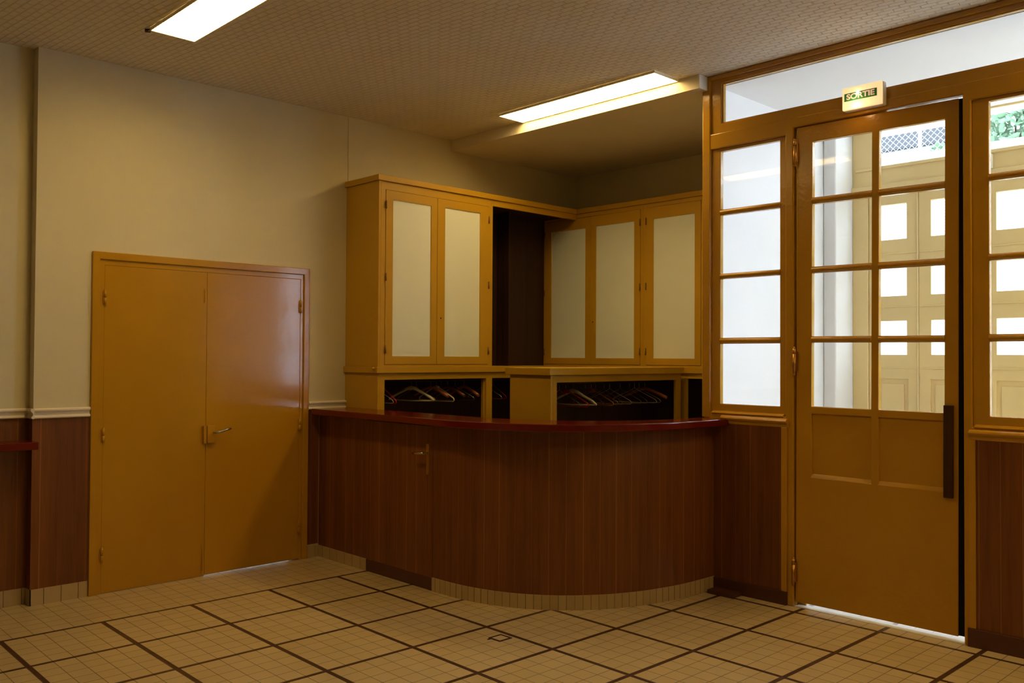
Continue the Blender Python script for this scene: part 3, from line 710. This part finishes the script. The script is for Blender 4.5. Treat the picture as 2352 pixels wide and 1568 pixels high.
# ---------------------------------------------------------------- coat hangers
M['h_white'] = flat('white_plastic', (.80, .78, .66), .3); M['h_red'] = flat('red_plastic', (.45, .02, .015), .3)
M['h_wood'] = flat('hanger_beech', (.38, .12, .04), .35); M['h_wire'] = metal('hanger_wire', (.62, .58, .52), .35)
M['h_brown'] = flat('brown_plastic', (.16, .05, .02), .35)
def hook(mb, r=.0016, neck=.055):
    R = .0175
    pts = [(0, 0, -neck-R*2+.004), (0, 0, -R*2+.0)]
    for k in range(0, 9): a = -PI/2 + PI*1.12*k/8*1.0; pts.append((0, R*math.cos(a), -R+.003 + R*math.sin(a)))
    mb.tube(pts, r, 6); return mb
def hang(name_mat, kind):
    e = empty('coat_hanger', (0, 0, 0))
    neck = .04; zt = -neck-.035
    if kind == 'tube':
        mb = MB(); mb.tube([(0,-.203,zt-.103), (0,-.196,zt-.088), (0,-.10,zt-.038), (0,-.028,zt-.004), (0,0,zt), (0,.028,zt-.004), (0,.10,zt-.038), (0,.196,zt-.088), (0,.203,zt-.103), (0,.190,zt-.112), (0,.0,zt-.114), (0,-.190,zt-.112)], .0048, 8, closed=True)
        mb.tube([(0,-.030,zt-.006), (0,0,zt-.002), (0,.030,zt-.006)], [.009, .014, .009], 8, flat=1.3)
        mb.build('body', M[name_mat], e, org=(0,0,0))
    elif kind == 'broad':
        mb = MB(); mb.tube([(0,-.205,zt-.100), (0,-.17,zt-.074), (0,-.09,zt-.036), (0,-.035,zt-.008), (0,0,zt), (0,.035,zt-.008), (0,.09,zt-.036), (0,.17,zt-.074), (0,.205,zt-.100)], [.008,.010,.010,.014,.018,.014,.010,.010,.008], 10)
        mb.tube([(0,-.188,zt-.100), (0,0,zt-.106), (0,.188,zt-.100)], .0048, 8)
        mb.build('body', M[name_mat], e, org=(0,0,0))
    elif kind == 'wire':
        mb = MB(); mb.tube([(0,-.200,zt-.100), (0,-.185,zt-.082), (0,-.02,zt-.006), (0,0,zt+.008), (0,.02,zt-.006), (0,.185,zt-.082), (0,.200,zt-.100), (0,.185,zt-.108), (0,0,zt-.112), (0,-.185,zt-.108)], .0019, 6, closed=True)
        mb.build('body', M[name_mat], e, org=(0,0,0))
    else:
        mb = MB(); mb.tube([(0,-.205,zt-.070), (0,-.15,zt-.048), (0,-.07,zt-.018), (0,0,zt), (0,.07,zt-.018), (0,.15,zt-.048), (0,.205,zt-.070)], [.013,.014,.012,.012,.012,.014,.013], 10)
        mb.build('body', M[name_mat], e, org=(0,0,0))
    hk = MB(); hook(hk, neck=neck); hk.build('hook', M['h_wire'], e, org=(0,0,0))
    return e
protos = {}
RZ = 1.3375
RAILS = {'left': (.410, 'built in rack under the left wall cabinets'), 'island': (-.815, 'free standing rack')}
HL = [ # rail, x, mat, kind, tilt about z (deg), label
 ('left', 2.17, 'h_white', 'wire', 8, 'pale wire coat hanger at the left end of the wall side rack'),
 ('left', 2.235, 'h_red', 'tube', -4, 'red plastic coat hanger at the left end of the wall side rack'),
 ('left', 2.52, 'h_white', 'broad', 24, 'broad white plastic coat hanger, the big one in the wall side rack'),
 ('left', 2.57, 'h_wire', 'wire', 12, 'bent wire coat hanger touching the big white one'),
 ('left', 2.72, 'h_wood', 'bar', 4, 'brown wooden coat hanger right of the big white one'),
 ('left', 2.78, 'h_white', 'tube', 6, 'slim white plastic coat hanger with a bright tip in the wall side rack'),
 ('left', 2.83, 'h_red', 'wire', -6, 'thin red coat hanger right of the slim white one'),
 ('left', 2.90, 'h_brown', 'bar', 3, 'dark brown coat hanger in the middle of the wall side rack'),
 ('left', 2.98, 'h_wire', 'wire', 14, 'thin wire coat hanger right of the dark brown one'),
 ('left', 3.08, 'h_wood', 'bar', -5, 'reddish wooden coat hanger beside the mustard divider'),
 ('left', 3.32, 'h_wire', 'wire', 5, 'wire coat hanger just right of the mustard divider'),
 ('left', 3.42, 'h_red', 'wire', -8, 'red wire coat hanger right of the mustard divider'),
 ('island', 2.95, 'h_wire', 'wire', 4, 'wire coat hanger at the left end of the free standing rack'),
 ('island', 3.02, 'h_red', 'tube', 9, 'red plastic coat hanger behind the broad white one'),
 ('island', 3.10, 'h_white', 'broad', 10, 'broad white plastic coat hanger in the free standing rack'),
 ('island', 3.24, 'h_brown', 'wire', -5, 'brown wire coat hanger right of the broad white one'),
 ('island', 3.31, 'h_wood', 'tube', 7, 'reddish brown coat hanger in the free standing rack'),
 ('island', 3.36, 'h_wire', 'wire', 12, 'grey wire coat hanger touching the reddish brown one'),
 ('island', 3.46, 'h_wire', 'wire', -3, 'wire coat hanger left of the centre of the free standing rack'),
 ('island', 3.53, 'h_white', 'wire', 9, 'pale coated wire coat hanger at the centre of the free standing rack'),
 ('island', 3.66, 'h_wire', 'wire', 6, 'wire coat hanger right of centre of the free standing rack'),
 ('island', 3.78, 'h_wire', 'wire', -7, 'first of the nested wire coat hangers at the right'),
 ('island', 3.845, 'h_white', 'wire', 10, 'pale wire coat hanger nested at the right'),
 ('island', 3.905, 'h_wire', 'wire', 8, 'last nested wire coat hanger before the wooden one'),
 ('island', 3.98, 'h_wood', 'bar', 5, 'wooden coat hanger at the right end of the free standing rack'),
]
for rail, xx, mt, kind, tw, label in HL:
    k = (mt, kind)
    if k not in protos: o = hang(mt, kind); protos[k] = o
    else: o = copy_tree(protos[k])
    o.location = (xx, RAILS[rail][0], RZ+.0145); o.rotation_euler = (0, 0, math.radians(tw))
    tag(o, label, 'coat hanger', 'coat hangers in the ' + RAILS[rail][1])

# ================================================================== GATE AND STREET
XG = 5.06
g = S(empty('door_3', (XG, -3.0, 0)), 'cream painted folding gate with small panes beyond the vestibule', 'door')
mb = MB(); mb.slab('x', XG, XG+.10, -3.97, -2.071, 0, HC, holes=[(-3.86, -2.195, -.01, 2.828), (-3.80, -2.262, 3.050, 3.345)])
mb.box(XG-.02, XG, -3.97, -2.071, 2.86, 2.90); mb.box(XG-.012, XG, -3.97, -2.10, 3.02, 3.045)
mb.build('gate_frame', M['gate_cream'], g, bevel=.004)
GR = [(1.562, 1.824), (2.020, 2.238), (2.462, 2.737)]
LV = [(-2.581, -2.198, -2.493, -2.270), (-3.018, -2.585, -2.902, -2.676), (-3.448, -3.022, -3.352, -3.132), (-3.856, -3.452, -3.765, -3.540)]
for a, b, c, d in LV:
    mb = MB(); mb.slab('x', XG+.015, XG+.055, a, b, .01, 2.822, holes=[(c, d, z0, z1) for z0, z1 in GR] + [(c-.01, d+.01, .78, 1.375), (c-.01, d+.01, .14, .68)])
    for zz in (1.46, 1.935, 2.35): mb.box(XG+.008, XG+.015, a+.01, b-.01, zz-.006, zz+.006)
    mb.cyl((XG+.012, a+.004, .01), (XG+.012, a+.004, 2.82), .007, 8)
    lf = mb.build('gate_leaf', M['gate_cream'], g, bevel=.003)
    for z0, z1 in GR:
        B(XG+.032, XG+.036, c-.003, d+.003, z0-.003, z1+.003).build('pane', M['glass_ribbed'] if z0 > 2.4 else M['glass'], lf, org=tuple(g.location))
    mb = B(XG+.030, XG+.040, c-.014, d+.014, .776, 1.379); mb.box(XG+.030, XG+.040, c-.014, d+.014, .136, .684)
    mb.box(XG+.022, XG+.030, c+.025, d-.025, .82, 1.335); mb.build('panel', M['gate_cream'], lf, org=tuple(g.location), bevel=.003)
mb = B(XG-.045, XG-.001, -3.118, -3.030, 2.905, 3.012); o = mb.build('white_box', M['lamp_white'], g, bevel=.006); o['label'] = 'small white box'
B(XG+.05, XG+.053, -3.803, -2.259, 3.047, 3.348).build('pane', M['glass'], g)

# courtyard
S(B(5.3, 16, -12, 6, -.12, -.01).build('floor', flat('courtyard_concrete', (.55, .54, .52), .8)), 'pale concrete courtyard beyond the gate', 'ground')
tag(B(8.9, 11.3, -8, 3, 0, 3.98).build('retaining_wall', flat('pale_render', (.62, .60, .56), .8), bevel=.01), 'pale rendered garden terrace wall beyond the gate', 'wall')
fe = empty('chain_link_fence', (9.1, -.5, 3.98), 'grey chain link fence on top of the pale garden wall', 'fence')
mb = MB(); st = .075; y0f, y1f, z0f, z1f = -1.55, .6, 3.99, 4.42
H_ = z1f-z0f; k = y0f-H_
while k < y1f:
    a0 = max(k, y0f); a1 = min(k+H_, y1f)
    if a1 > a0:
        mb.tube([(9.1, a0, z0f+(a0-k)), (9.1, a1, z0f+(a1-k))], .003, 4)
        mb.tube([(9.105, a0, z1f-(a0-k)), (9.105, a1, z1f-(a1-k))], .003, 4)
    k += st
mb.build('mesh', flat('galvanised_wire', (.5, .52, .52), .5), fe)
for yy in (-1.55, -1.04, .6): MB().cyl((9.1, yy, 3.981), (9.1, yy, 4.46), .02, 10).build('post', flat('galvanised_post', (.55, .57, .57), .5), fe)
sh = empty('shed', (12.5, .9, 0), 'pale shed with a dark slate roof edge behind the chain link fence', 'building')
B(11.5, 14, -.62, 2.5, 0, 4.66).build('wall', flat('shed_render', (.30, .30, .30), .8), sh)
B(11.4, 14.1, -.70, 2.6, 4.661, 4.88).build('roof', flat('dark_slate', (.042, .046, .052), .7), sh)
def shrub(name, cx, cy, cz, rx, ry, rz, n, label, seed):
    rnd = random.Random(seed); e = empty(name, (cx, cy, cz-rz), label, 'shrub', 'shrubs behind the garden wall')
    mb = MB()
    for _ in range(n):
        v = Vector((rnd.gauss(0,1), rnd.gauss(0,1), rnd.gauss(0,1))).normalized()*rnd.random()**.4
        p = Vector((cx+v.x*rx, cy+v.y*ry, cz+v.z*rz)); s = rnd.uniform(.05, .10)
        R = Matrix.Rotation(rnd.uniform(0, 2*PI), 4, (rnd.gauss(0,1), rnd.gauss(0,1), rnd.gauss(0,1)+.01))
        q = [p + (R @ Vector(c_))*s for c_ in ((-.9,0,0), (-.3,.36,.06), (.5,.30,.04), (1,0,-.05), (.5,-.30,.04), (-.3,-.36,.06))]
        vs = [mb.bm.verts.new(a) for a in q]; mb.bm.faces.new(vs)
    mb.build('foliage', M['leaf'], e)
    mb = MB()
    for k in range(5): mb.tube([(cx, cy, cz-rz), (cx+rnd.uniform(-.3,.3)*rx, cy+rnd.uniform(-.5,.5)*ry, cz), (cx+rnd.uniform(-.6,.6)*rx, cy+rnd.uniform(-.8,.8)*ry, cz+rz*.7)], [.02, .012, .005], 6)
    mb.build('stem', flat('bark', (.12, .08, .05), .8), e)
M['leaf'] = flat('leaf_green', (.16, .27, .16), .6)
shrub('shrub', 9.9, -1.88, 4.365, .40, .42, .375, 460, 'leafy green shrub above the gate rail at the right edge', 3)
shrub('shrub', 9.7, -1.12, 4.115, .18, .20, .13, 90, 'small green shrub at the foot of the chain link fence', 5)
